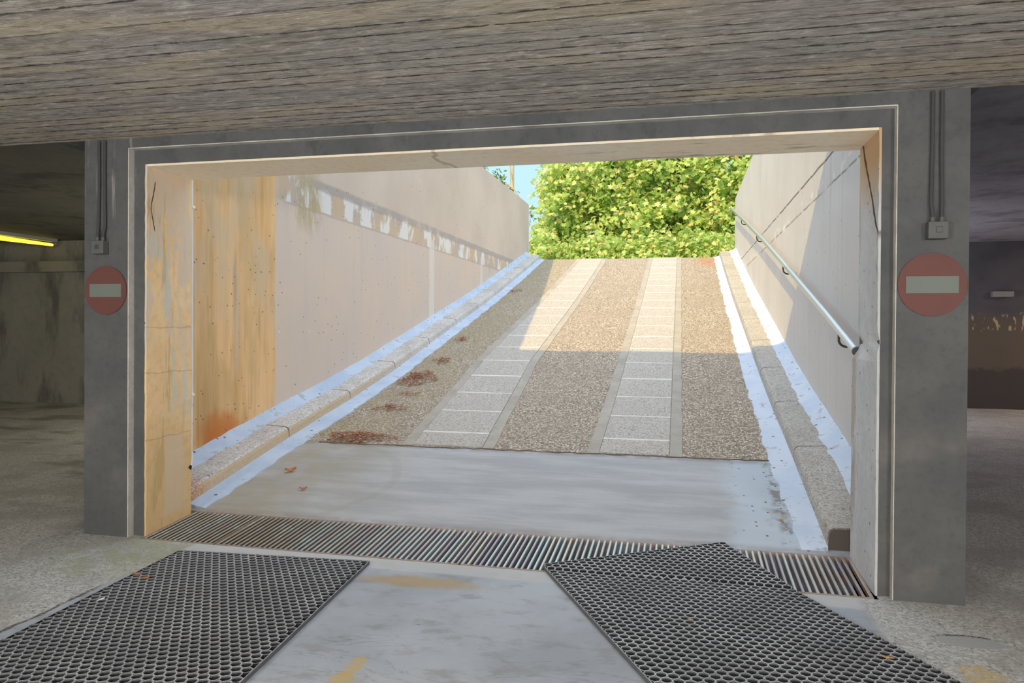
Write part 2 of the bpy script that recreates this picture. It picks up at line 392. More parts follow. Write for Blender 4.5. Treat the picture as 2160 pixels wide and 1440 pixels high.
def mat_apron():
    n = N('smooth_concrete_apron')
    tex = n.noise(3., 6, .6, n.scale(.4, 2.2, 1))
    c = n.mix(n.ss(tex, .35, .65), srgb(166,167,169), srgb(184,185,187))
    c = n.mix(n.mul(n.ss(n.noise(45, 3), .62, .72), .35), c, srgb(150,146,142))
    ol = n.mul(n.ss(n.wob(n.X, 1.5, .3), 1.5, .3), n.ss(n.noise(1.6, 4, .6), .3, .58))
    c = n.mix(n.mul(ol, .6), c, srgb(156,146,118))
    ring = n.mul(n.band(n.wob(n.m('ADD', n.m('POWER', n.m('SUBTRACT', n.X, .45), 2.), n.m('POWER', n.m('SUBTRACT', n.Y, 1.2), 2.)), 2, .1), .52, .62, .02), n.ss(n.X, .3, .5))
    c = n.mix(n.mul(ring, .15), c, srgb(140,134,112))
    bl = n.mul(n.ss(n.wob(n.X, 3, .15), 3.62, 3.8), n.ss(n.noise(2.2, 4, .6), .36, .48))
    c = n.mix(n.mul(bl, .8), c, srgb(190,203,214))
    dkl = n.mul(n.ss(n.m('ABSOLUTE', n.wob(n.m('SUBTRACT', n.X, 4.03), 5, .05)), .06, .01), n.ss(n.noise(9, 4, .7), .42, .56))
    c = n.mix(n.mul(dkl, .75), c, srgb(116,106,98))
    deb = n.mul(pits(n, 22, .2), n.ss(n.X, 3.6, 3.95))
    c = n.mix(n.mul(deb, .9), c, srgb(58,48,42))
    lip = n.ss(n.wob(n.Y, 4, .03, n.scale(1, .2, 1)), .62, .55)
    c = n.mix(n.mul(lip, n.ss(n.noise(8, 4), .35, .55), .5), c, srgb(146,134,130))
    dk2 = n.mul(n.ss(n.Y, 1.88, 1.96), n.ss(n.noise(7, 4), .35, .5))
    c = n.mix(n.mul(dk2, .5), c, srgb(128,120,114))
    n.col(c).bump(n.m('ADD', tex, n.noise(60, 3)), .15, .005).set(Roughness=.72, Specular_IOR_Level=.35)
    return n.mat
def mat_kerb(name, face_tan, pal=((152,148,142), (182,178,170), (208,203,194))):
    n = N(name)
    v = n.voro(95); s = n.t.nodes.new('ShaderNodeSeparateColor'); n.t.links.new(v.outputs['Color'], s.inputs[0])
    c = n.ramp(s.outputs[0], [(0, srgb(*pal[0])), (.5, srgb(*pal[1])), (1, srgb(*pal[2]))])
    c = n.mix(n.mul(n.ss(n.noise(2.2, 5), .45, .65), .3), c, srgb(158,148,136))
    c = n.mix(n.mul(pits(n, 16, .2), .5), c, srgb(92,84,78))
    nx = n.t.nodes.new('ShaderNodeSeparateXYZ'); n.t.links.new(n.geo.outputs['True Normal'], nx.inputs[0])
    if face_tan:
        side = n.mul(n.ss(n.wob(nx.outputs[0], 6, .2), .45, .8), n.ss(n.Y, 7, 2))
        c = n.mix(n.mul(side, .7), c, srgb(206,174,126))
        lo = n.ss(n.wob(n.Y, 9, .05), .86, .70)
        c = n.mix(n.mul(lo, n.ss(s.outputs[1], .3, .6), .8), c, srgb(196,128,96))
    end_shade = n.ss(nx.outputs[1], -.6, -.9)
    c = n.mix(end_shade, c, srgb(104,94,88))  # end faces darkened in the colour to hold their shade
    n.col(c).bump(n.noise(70, 3), .3, .006).set(Roughness=.88)
    return n.mat
def mat_mortar(name, ca, cb):
    n = N(name)
    c = n.mix(n.ss(n.noise(3, 5, .6), .35, .6), srgb(*ca), srgb(*cb))
    c = n.mix(n.mul(n.ss(n.noise(6, 5, .7), .56, .66), .55), c, srgb(158,154,150))
    c = n.mix(n.mul(pits(n, 12, .16), .8), c, srgb(86,78,72))
    n.col(c).bump(n.noise(25, 4), .3, .008); return n.mat
def mat_slab():
    n = N('granite_flecked_paving')
    v = n.voro(120); s = n.t.nodes.new('ShaderNodeSeparateColor'); n.t.links.new(v.outputs['Color'], s.inputs[0])
    c = n.ramp(s.outputs[0], [(0, srgb(126,122,116)), (.35, srgb(184,178,170)), (1, srgb(210,203,193))])
    c = n.mix(n.mul(n.ss(n.noise(1.5, 4), .4, .65), .25), c, srgb(178,170,160))
    n.col(c).bump(v.outputs['Distance'], .2, -.003).set(Roughness=.85); return n.mat

M = {}
M['ceil'] = mat_ceiling()
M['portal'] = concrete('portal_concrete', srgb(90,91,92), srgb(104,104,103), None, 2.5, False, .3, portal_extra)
M['rev_l'] = concrete('left_reveal_render', srgb(240,202,150), srgb(252,218,170), None, 2.2, True, .3, reveal_left_extra)  # tan: stain plus warm bounce light put into the base colour
M['rev_r'] = concrete('right_reveal_render', srgb(194,196,198), srgb(210,211,212), None, 3, True, .45, reveal_right_extra)  # grey: own colour plus cool skylight put into the base colour
M['soffit'] = concrete('soffit_render', srgb(254,236,204), srgb(255,243,220), None, 2, False, .2, soffit_extra)
M['wl'] = mat_left_wall(); M['wr'] = mat_right_wall()
M['floor'] = mat_floor(); M['apron'] = mat_apron()
M['agg'] = aggregate('exposed_aggregate', 62, [(134,122,110), (182,168,150), (212,197,176), (236,226,208)], (120,108,96), tint=ramp_tint)
M['kerb_l'] = mat_kerb('kerb_concrete_stained', True, ((176,172,168), (206,203,199), (230,227,223))); M['kerb_r'] = mat_kerb('kerb_concrete', False)
M['mortar_l'] = mat_mortar('pale_bluish_mortar', (182,198,220), (198,212,230)); M['mortar_r'] = mat_mortar('pale_mortar', (200,214,232), (214,224,238)); M['slab'] = mat_slab()
M['cement'] = concrete('cement_margin', srgb(166,160,150), srgb(186,178,166), None, 3, False, .2)
M['joint'] = simple('pale_joint_mortar', srgb(226,222,214), .9, 0, .1, 30)
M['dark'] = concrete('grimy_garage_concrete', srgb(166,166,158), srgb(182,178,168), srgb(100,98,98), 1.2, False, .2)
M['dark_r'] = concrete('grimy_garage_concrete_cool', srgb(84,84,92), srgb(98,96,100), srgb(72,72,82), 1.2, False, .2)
M['dark_c'] = concrete('shaded_bay_ceiling_concrete', srgb(104,104,100), srgb(118,116,110), srgb(70,70,69), 1.2, False, .2)  # base colour darkened in place of dimmer light on this ceiling
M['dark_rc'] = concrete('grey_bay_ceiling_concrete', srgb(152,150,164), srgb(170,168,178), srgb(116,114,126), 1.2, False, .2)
M['pit'] = simple('drain_channel', srgb(46,42,38), .9, 0, .3, 15)
def mat_steel():
    n = N('galvanised_grate_steel')
    st = n.white(n.m('FLOOR', n.m('DIVIDE', n.X, .035)))
    c = n.ramp(st, [(0, srgb(176,170,182)), (.4, srgb(206,206,206)), (.7, srgb(196,214,220)), (1, srgb(214,208,196))])
    dirt = n.mul(n.ss(n.wob(n.X, 3, .25), 1.9, .6), n.ss(n.noise(9, 4, .7, n.scale(1, .5, 1)), .15, .5))
    c = n.mix(n.mul(dirt, .8), c, srgb(132,118,92))
    rust = n.mul(n.ss(n.wob(n.X, 6, .15), 3.95, 4.3), n.ss(n.noise(7, 4), .35, .6))
    c = n.mix(n.mul(rust, .5), c, srgb(196,150,112))
    n.col(c).set(Metallic=.65, Roughness=.38); n.bump(n.noise(40, 3), .1, .002); return n.mat
M['steel'] = mat_steel()
M['rust'] = simple('rusty_grate_frame', srgb(168,152,142), .6, .5, .3, 20)
def mat_rubber_top():
    n = N('rubber_top_wear_sheen')
    c = n.mix(n.ss(n.noise(3, 4), .35, .65), srgb(168,171,176), srgb(198,201,206))  # grey holds wear and the sky's sheen put into the colour
    c = n.mix(n.mul(n.ss(n.noise(24, 3), .5, .7), .3), c, srgb(90,90,92))
    n.col(c).set(Roughness=.5, Specular_IOR_Level=.5); return n.mat
M['rub_t'] = mat_rubber_top()
M['rub'] = simple('black_rubber', srgb(44,45,48), .7, 0, .2, 30)
M['rub_m'] = simple('mid_grey_rubber', srgb(104,105,107), .65, 0, .15, 40)  # greyer rubber for the upper hole walls and rim face
M['rail'] = simple('brushed_aluminium_rail', srgb(206,208,210), .32, .85, .05, 30)
M['cap'] = simple('grey_end_cap', srgb(112,112,116), .6, .2, .1, 30)
M['bracket'] = simple('dark_bracket_steel', srgb(84,80,76), .55, .4, .1, 30)
M['red'] = simple('dull_red_sign_face', srgb(114,74,69), .6, 0, .08, 9)
M['white'] = simple('faded_white_sign_bar', srgb(122,128,121), .6, 0, .06, 9)
M['signback'] = simple('sign_metal', srgb(120,120,120), .5, .5)
M['box'] = simple('grey_plastic', srgb(102,103,101), .6, 0, .08, 20)
M['boxdark'] = simple('dark_lens', srgb(78,80,80), .35, 0, .08, 20)
M['conduit'] = simple('dark_conduit', srgb(76,76,76), .7, 0, .15, 20)
M['pvc'] = simple('white_plastic_pipe', srgb(236,236,236), .45, 0, .04, 12)
M['black'] = simple('black_plastic', srgb(22,22,22), .6, 0, .1, 12)
M['lampbody'] = simple('lamp_housing', srgb(150,150,146), .6)
M['whitemetal'] = simple('white_painted_metal', srgb(235,235,235), .5)
M['ground'] = concrete('forecourt_asphalt', srgb(128,122,114), srgb(150,144,134), None, 1, False, .2)
M['roof'] = simple('roof_gravel', srgb(150,146,140), .95, 0, .2, 8)
def emis(name, c, st):
    m = bpy.data.materials.new(name); m.use_nodes = True; t = m.node_tree; t.nodes.clear()
    e = t.nodes.new('ShaderNodeEmission'); o = t.nodes.new('ShaderNodeOutputMaterial')
    e.inputs[0].default_value = c; e.inputs[1].default_value = st; t.links.new(e.outputs[0], o.inputs[0]); return m
M['tube'] = emis('lit_yellow_tube', (1, .80, .05, 1), 2.2)
def leafmat(name, stops, trans=.45):
    n = N(name)
    r = n.geo.outputs['Random Per Island']
    c = n.ramp(r, [(p, srgb(*k)) for p, k in stops])
    n.col(c).set(Roughness=.55, Specular_IOR_Level=.3)
    if trans:
        tr = n.t.nodes.new('ShaderNodeBsdfTranslucent'); n.t.links.new(c, tr.inputs[0])
        mx = n.t.nodes.new('ShaderNodeMixShader'); mx.inputs[0].default_value = trans
        n.t.links.new(n.b.outputs[0], mx.inputs[1]); n.t.links.new(tr.outputs[0], mx.inputs[2]); n.t.links.new(mx.outputs[0], n.out.inputs[0])
    return n.mat
M['leaf'] = leafmat('sunlit_maple_leaves', [(0, (150,190,108)), (.35, (196,220,130)), (.7, (226,236,156)), (.93, (244,244,184)), (1, (222,188,128))])
M['leaf2'] = leafmat('mid_green_leaves', [(0, (96,150,80)), (.5, (140,186,100)), (1, (190,214,120))])
M['leaf3'] = leafmat('sparse_grey_green_leaves', [(0, (70,92,50)), (.5, (110,138,70)), (1, (160,180,96))])
M['litter'] = leafmat('dry_brown_leaf_litter', [(0, (100,64,50)), (.35, (156,100,76)), (.75, (196,132,98)), (1, (226,184,146))], 0)
M['brownleaf'] = simple('dry_orange_brown_leaf', srgb(196,128,82), .8, 0, .2, 40)
M['yellowleaf'] = simple('dry_yellow_leaf', srgb(214,170,92), .8, 0, .2, 40)
M['bark'] = simple('grey_brown_bark', srgb(108,94,80), .95, 0, .25, 12, .5)
M['palebark'] = simple('pale_bark', srgb(196,178,150), .9, 0, .2, 10, .4)

# ------------------------------------------------------------------ the ramp profile
PR = [(-3., 0.0), (.55, .035), (1.8, .285), (2.6, .435), (3.3, .555), (4.4, .775), (5.4, 1.0), (7.2, 1.405), (9.1, 1.83), (11.5, 2.42), (14.05, 3.07)]
def rz(y):
    for (a, za), (b, zb) in zip(PR, PR[1:]):
        if y <= b: return za + (zb-za)*(y-a)/(b-a)
    return PR[-1][1]
WX, WH, RD = 4.364, 2.40, .434      # opening width, height, depth of the reveal
XL, XR = -.45, 4.60                 # faces of the ramp walls
KL, KR = -.10, 4.225                # kerb faces
YT = 14.05                          # top of the ramp
YK = .60                            # where kerbs start

# ------------------------------------------------------------------ setting: garage
fl = MB()
fl.box(-12, 14, -12, -.06, -.25, 0)
fl.box(-12, 0, -.06, 6.6, -.25, 0)
fl.box(WX, 14, -.06, 10.3, -.25, 0)
struct(fl.build('floor', M['floor']))
ce = MB(); ce.box(-12, 14, -12, -.05, 2.56, 3.05)
struct(ce.build('ceiling', M['ceil']))
ce = MB(); ce.box(-12, -.65, -.05, 6.8, 2.82, 3.05)
struct(ce.build('ceiling_left_bay', M['dark_c']))
ce = MB(); ce.box(4.80, 14, -.05, 10.5, 2.92, 3.05)
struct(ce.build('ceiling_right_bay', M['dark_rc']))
w = MB(); w.box(-12, -.65, 6.6, 6.8, -.2, 2.82)
struct(w.build('wall_far_left', M['dark']))
w = MB(); w.box(-12, -.65, 6.42, 6.6, 2.27, 2.45)
struct(w.build('trim_1', M['dark']))
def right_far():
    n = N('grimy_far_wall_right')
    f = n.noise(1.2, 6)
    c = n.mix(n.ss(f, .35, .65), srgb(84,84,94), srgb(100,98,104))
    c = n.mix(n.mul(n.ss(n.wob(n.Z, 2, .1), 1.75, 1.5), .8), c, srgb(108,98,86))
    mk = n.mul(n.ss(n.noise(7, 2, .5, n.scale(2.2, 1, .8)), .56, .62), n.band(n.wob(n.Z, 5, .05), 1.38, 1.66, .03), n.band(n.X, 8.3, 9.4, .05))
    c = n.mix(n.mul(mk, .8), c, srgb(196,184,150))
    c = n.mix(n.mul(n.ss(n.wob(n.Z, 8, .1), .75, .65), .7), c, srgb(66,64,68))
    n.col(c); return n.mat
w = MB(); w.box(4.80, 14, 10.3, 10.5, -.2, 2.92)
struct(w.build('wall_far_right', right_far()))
w = MB(); w.box(-12.2, -12, -12, 6.8, -.2, 3.05)
struct(w.build('wall_side_left', M['dark']))
w = MB(); w.box(14, 14.2, -12, 10.5, -.2, 3.05)
struct(w.build('wall_side_right', M['dark']))
w = MB(); w.box(-12.2, 14.2, -12.2, -12, -.2, 3.05)
struct(w.build('wall_rear', M['dark']))

# ------------------------------------------------------------------ setting: the portal wall
def ragged(seedv, n):
    r = random.Random(seedv); return [(r.random()-.5) for _ in range(n)]
w = MB()
Y0, Y1 = -.05, RD
w.box(-.42, -.088, Y0, 0.02, -.2, 2.56)                 # left pillar, proud layer
w.box(WX+.062, 4.755, Y0, 0.02, -.2, 2.56)              # right pillar, proud layer
w.box(-.088, WX+.062, Y0, 0.02, WH+.097, 2.56)          # lintel, proud layer
w.box(-.42, 0, 0.0, Y1, -.2, 2.56)                      # masses behind
w.box(WX, 4.755, 0.0, Y1, -.2, 2.56)
w.box(0, WX, 0.0, Y1, WH, 2.56)
w.box(-.67, -.42, .30, Y1, -.2, 2.56); w.box(4.755, 4.82, .30, Y1, -.2, 2.56)
w.box(-.65, 4.80, Y0, Y1, 2.56, 4.48)                   # parapet above the slab
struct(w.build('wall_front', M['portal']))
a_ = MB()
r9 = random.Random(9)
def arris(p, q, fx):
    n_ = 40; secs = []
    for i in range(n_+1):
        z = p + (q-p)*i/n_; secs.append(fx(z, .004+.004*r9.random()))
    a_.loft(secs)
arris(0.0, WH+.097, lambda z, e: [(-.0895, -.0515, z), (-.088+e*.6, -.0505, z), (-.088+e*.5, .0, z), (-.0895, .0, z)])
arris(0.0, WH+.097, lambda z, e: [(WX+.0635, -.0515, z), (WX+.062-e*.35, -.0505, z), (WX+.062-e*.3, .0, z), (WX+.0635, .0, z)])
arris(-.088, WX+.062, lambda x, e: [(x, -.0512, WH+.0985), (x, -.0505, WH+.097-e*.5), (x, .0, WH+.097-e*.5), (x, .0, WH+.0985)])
struct(a_.build('trim_40', concrete('pale_arris', srgb(196,192,182), srgb(222,218,208), srgb(150,146,138), 5, False, .3)))  # step faces round the opening set in a paler concrete
def skin(name, mat, side):
    """rendered lining of the opening, slightly uneven arris"""
    b = MB(); nz = 48
    r = random.Random(hash(name) % 97 if False else len(name))
    rows = []
    for i in range(nz+1):
        z = WH*i/nz
        a = -.003 - .004*r.random(); c = RD + .003 + .006*r.random()
        if side == 'l':
            rows.append([(0.012+.003*r.random(), a, z), (0.014, RD*.5, z), (0.012+.004*r.random(), c, z), (-.03, c, z), (-.001, a, z)])
        elif side == 'r':
            ch = .02*(1 if 1.95 < z < 2.0 or 1.28 < z < 1.36 else 0)*r.random()
            if z > 1.24: c -= .02+ch
            else: c += .05 + .008*r.random()
            rows.append([(WX-.010-.003*r.random()+ch, a, z), (WX-.012-(.012 if z < 1.24 else 0), RD*.55, z), (WX-.010-(.016 if z < 1.24 else 0)+ch, c, z), (WX+.03, c, z), (WX+.001, a, z)])
    b.loft(rows)
    return struct(b.build(name, mat, smooth=False))
skin('trim_2', M['rev_l'], 'l'); skin('trim_3', M['rev_r'], 'r')
s_ = MB(); s_.box(0.012, WX-.012, -.002, RD+.004, WH-.012, WH+.001)
struct(s_.build('trim_4', M['soffit']))

# ------------------------------------------------------------------ setting: ramp walls
w = MB(); w.box(XL-.2, XL, RD, YT+.22, -.3, 4.5); struct(w.build('wall_left', M['wl']))
w = MB(); w.box(XR, XR+.2, RD, YT+.35, -.3, 4.5); struct(w.build('wall_right', M['wr']))
w = MB(); w.box(XL-.012, XL+.012, YT+.215, YT+.235, 3.3, 4.46); struct(w.build('trim_5', M['whitemetal']))

w = MB(); w.box(XL-.22, XL-.2, RD, 6.6, -.2, 2.82); struct(w.build('wall_bay_left', M['dark']))
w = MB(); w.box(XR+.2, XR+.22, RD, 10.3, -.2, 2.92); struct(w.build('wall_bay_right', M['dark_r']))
# ramp slab following the profile
def strip_mesh(x0f, x1f, ys, zoff, thick, mb=None, m=0):
    mb = mb or MB(); secs = []
    for y in ys:
        z = rz(y) + zoff
        secs.append([(x0f(y), y, z), (x1f(y), y, z), (x1f(y), y, z-thick), (x0f(y), y, z-thick)])
    mb.loft(secs, m); return mb
def frange(a, b, st):
    n = max(1, int(round((b-a)/st))); return [a+(b-a)*i/n for i in range(n+1)]
def prof_ys(a, b, st=.4): return sorted(set([round(v, 4) for v in frange(a, b, st)] + [y for y, _ in PR if a < y < b]))
struct(strip_mesh(lambda y: XL-.05, lambda y: XR+.05, prof_ys(1.98, YT), 0, .35).build('floor_ramp', M['agg']))
ap = MB(); secs = []
for y in prof_ys(.52, 1.99, .15):
    z = rz(y)+.004; secs.append([(XL-.05, y, z), (XR+.05, y, z), (XR+.05, y, z-.3), (XL-.05, y, z-.3)])
ap.loft(secs)
struct(ap.build('floor_apron', M['apron']))
cr = MB(); r5 = random.Random(5); secs = []
for i in range(60):
    x = KL+.30 + (KR-KL-.45)*i/59
    y = 1.965 + .02*(r5.random()-.5) + .05*i/59*.6; wd = .004 + .010*r5.random()
    secs.append([(x, y-wd, rz(y-wd)+.006), (x, y, rz(y)+.008+.004*r5.random()), (x, y+wd, rz(y+wd)+.006), (x, y, rz(y)-.02)])
cr.loft(secs)
struct(cr.build('trim_6', simple('dirty_joint_line', srgb(104,92,82), .95, 0, .35, 30)))

# wheel tracks: cement margins (setting) and paving slabs (things)
def lerp(tab, y):
    for (a, va), (b, vb) in zip(tab, tab[1:]):
        if y <= b: return va + (vb-va)*(y-a)/(b-a)
    return tab[-1][1]
TL = ([(0, 1.44), (2, 1.395), (3.2, 1.30), (5, 1.185), (8, 1.19), (YT, 1.205)], [(0, .66), (2, .64), (6, .62), (YT, .545)])
TR = ([(0, 3.0), (2, 3.0), (5.4, 2.985), (YT, 2.962)], [(0, .575), (YT, .58)])
tn = 7
for (tc, tw) in (TL, TR):
    for sgn in (-1, 1):
        mb = MB(); secs = []
        r6 = random.Random(tn)
        for y in prof_ys(2.0, YT, .25):
            e = lerp(tc, y) + sgn*lerp(tw, y)/2; o = e + sgn*(.10+.012*(r6.random()-.5))
            z = rz(y)
            a, b = min(e, o), max(e, o)
            secs.append([(a, y, z+.007), (b, y, z+.007), (b, y, z-.05), (a, y, z-.05)])
        mb.loft(secs); struct(mb.build('trim_%d' % tn, M['cement'])); tn += 1
ORD = ['first','second','third','fourth','fifth','sixth','seventh','eighth','ninth','tenth','eleventh','twelfth','thirteenth','fourteenth','fifteenth','sixteenth','seventeenth','eighteenth','nineteenth','twentieth']
jts = [2.005, 2.355, 3.04, 3.70, 4.41, 5.09]
while jts[-1] + .69 < YT - .2: jts.append(jts[-1] + .685)
jts.append(YT-.01)
for (tc, tw), side in ((TL, 'left'), (TR, 'right')):
    for i in range(len(jts)-1):
        y0, y1 = jts[i]+.008, jts[i+1]-.008
        ym = (y0+y1)/2; mb = MB(); secs = []
        for y in (y0, y0+.004, y1-.004, y1):
            cx = lerp(tc, y); hw = lerp(tw, y)/2 - .004
            top = rz(y)+.013 - (.003 if y in (y0, y1) else 0)
            secs.append([(cx-hw, y, top-.003), (cx-hw+.004, y, top), (cx+hw-.004, y, top), (cx+hw, y, top-.003), (cx+hw, y, rz(y)-.03), (cx-hw, y, rz(y)-.03)])
        mb.loft(secs)
        o = mb.build('paving_slab', M['slab'], loc=(lerp(tc, ym), ym, rz(ym)))
        where = 'lowest' if i == 0 else ('topmost' if i == len(jts)-2 else ORD[i])
        tag(o, 'speckled grey paving slab, %s%s in the %s wheel track' % (where, ' up from the bottom' if where in ORD else '', side), 'paving slab', 'paving slabs of the %s wheel track' % side)
    mb = MB(); r6 = random.Random(3)
    for i, y in enumerate(jts[1:-1]):
        cx = lerp(tc, y); hw = lerp(tw, y)/2
        if side == 'right' and i < 2: pass
        wd = .010 if i % 3 else .016
        secs = []
        for k in range(9):
            x = cx-hw+.005 + (2*hw-.01)*k/8; q = wd*(.7+.6*r6.random())
            secs.append([(x, y-q, rz(y-q)+.0135), (x, y+q, rz(y+q)+.0145), (x, y+q, rz(y)-.03), (x, y-q, rz(y)-.03)])
        mb.loft(secs)
    struct(mb.build('trim_%d' % tn, M['joint'])); tn += 1

# kerb stones
def kerb_section(y, side, h=.125, ins=0):
    z = rz(y)
    if side == 'l':
        a, b = KL-ins, XL+.04
        return [(a, y, z-.06), (a-.012, y, z+h-.035-ins), (a-.022, y, z+h-.012-ins), (a-.045, y, z+h-ins), (b, y, z+h+.015-ins), (b, y, z-.06)]
    a, b = KR+ins, XR-.04
    return [(a, y, z-.06), (a+.012, y, z+h-.035-ins), (a+.022, y, z+h-.012-ins), (a+.045, y, z+h-ins), (b, y, z+h+.015-ins), (b, y, z-.06)]
for side, word in (('l', 'left'), ('r', 'right')):
    ys = [YK, 1.99, 3.26]
    while ys[-1]+1.27 < YT-.3: ys.append(ys[-1]+1.27)
    ys.append(YT+.02)
    for i in range(len(ys)-1):
        y0, y1 = ys[i], ys[i+1]-.007
        g = 0.006
        yy = [y0, y0+g] + [y for y in frange(y0, y1, .42)[1:-1]] + [y1-g, y1]
        mb = MB(); mb.loft([kerb_section(y, side, .125 if side == 'l' else .135, .006 if y in (y0, y1) else 0) for y in yy])
        o = mb.build('kerb_stone', M['kerb_l' if side == 'l' else 'kerb_r'], loc=((KL if side == 'l' else KR), (y0+y1)/2, rz((y0+y1)/2)))
        where = 'lowest' if i == 0 else ('topmost' if i == len(ys)-2 else ORD[i])
        ex = ', its dark end above the drain' if i == 0 else ''
        tag(o, 'concrete kerb stone%s, %s%s along the %s ramp wall' % (ex, where, ' up from the drain' if where in ORD else '', word), 'kerb stone', 'kerb stones along the %s wall' % word)

# mortar fillets: on the kerb against the wall, and along the kerb foot
for side in 'lr':
    s = 1 if side == 'l' else -1
    r8 = random.Random(11 if side == 'l' else 12)
    h = .125 if side == 'l' else .135
    mb = MB(); secs = []
    for y in prof_ys(YK+.03 if side == 'r' else YK+.02, YT, .12):
        wd = (.115 if side == 'l' else .14) + .03*(r8.random()-.5); xw = XL if side == 'l' else XR
        z = rz(y)+h+.006
        secs.append([(xw, y, z+.075+.01*r8.random()), (xw+s*wd*.5, y, z+.03), (xw+s*wd, y, z+.006), (xw+s*wd, y, z-.03), (xw, y, z-.03)])
    mb.loft(secs); struct(mb.build('trim_%d' % tn, M['mortar_'+side], smooth=True, angle=60)); tn += 1
    mb = MB(); secs = []
    for y in prof_ys(YK-.02, YT, .12):
        wd = (lerp([(0, .13), (2, .17), (5, .16), (YT, .12)], y)) + .03*(r8.random()-.5)
        xk = KL if side == 'l' else KR
        z = rz(y)
        secs.append([(xk-s*.01, y, z+.032), (xk+s*wd*.35, y, z+.018), (xk+s*wd, y, z+.009), (xk+s*(wd+.01), y, z-.03), (xk-s*.01, y, z-.03)])
    mb.loft(secs); struct(mb.build('trim_%d' % tn, M['mortar_'+side], smooth=True, angle=60)); tn += 1

# tie-hole plugs of the left wall: five pale dots in a row
for i, y in enumerate((2.377, 2.976, 3.61, 4.243, 4.883)):
    mb = MB(); mb.tube([(XL-.01, y, 1.306), (XL+.004, y, 1.306)], .011, 10)
    tag(mb.build('wall_plug', M['whitemetal'], loc=(XL, y, 1.306)), 'small pale plug in the left ramp wall, %s of the row from the opening' % ORD[i], 'plug', 'row of plugs in the left wall')

# ------------------------------------------------------------------ drain and grates
mb = MB()
mb.box(0, WX, -.06, .55, -.30, -.22)
mb.box(0, WX, -.075, -.06, -.3, -.002); mb.box(0, WX, .535, .55, -.3, .02)
mb.box(-.02, 0.0, -.06, .55, -.3, -.01); mb.box(WX, WX+.02, -.06, .55, -.3, -.01)
struct(mb.build('trim_%d' % tn, M['pit'])); tn += 1
GY0, GY1, GZ0, GZ1 = -.055, .495, .004, .046
gz = lambda y: GZ0 + (GZ1-GZ0)*(y-GY0)/(GY1-GY0)
glab = ['grimy steel drain grate section at the left jamb', 'long grate section between the dirty left end and the middle', 'long drain grate section whose right half is under the mat corner', 'short clean grate section against the right jamb']
for i, (x0, x1) in enumerate(((.02, .545), (.545, 2.14), (2.14, 3.845), (3.845, 4.345))):
    root = empty('drain_grate', ((x0+x1)/2, .22, 0), glab[i], 'drain grate', 'grates over the drain channel')
    f = MB(); g = .006
    for (a, b, ya, yb) in ((x0+g, x1-g, GY0, GY0+.007), (x0+g, x1-g, GY1-.008, GY1), (x0+g, x0+g+.004, GY0+.005, GY1-.006), (x1-g-.004, x1-g, GY0+.005, GY1-.006)):
        f.add([(a,ya,gz(ya)-.03),(b,ya,gz(ya)-.03),(b,yb,gz(yb)-.03),(a,yb,gz(yb)-.03),(a,ya,gz(ya)),(b,ya,gz(ya)),(b,yb,gz(yb)),(a,yb,gz(yb))],
              [(0,3,2,1),(4,5,6,7),(0,1,5,4),(1,2,6,5),(2,3,7,6),(3,0,4,7)])
    f.build('frame', M['rust'], root)
    bmb = MB(); nb = max(2, round((x1-x0-.03)/.0352))
    for k in range(nb+1):
        x = x0+.014 + (x1-x0-.028)*k/nb
        secs = []
        for y in (GY0+.006, GY1-.007):
            z = gz(y)
            secs.append([(x-.0065, y, z-.03), (x-.0075, y, z-.005), (x-.004, y, z-.001), (x+.004, y, z-.001), (x+.0075, y, z-.005), (x+.0065, y, z-.03)])
        bmb.loft(secs)
    bmb.build('bars', M['steel'], root)

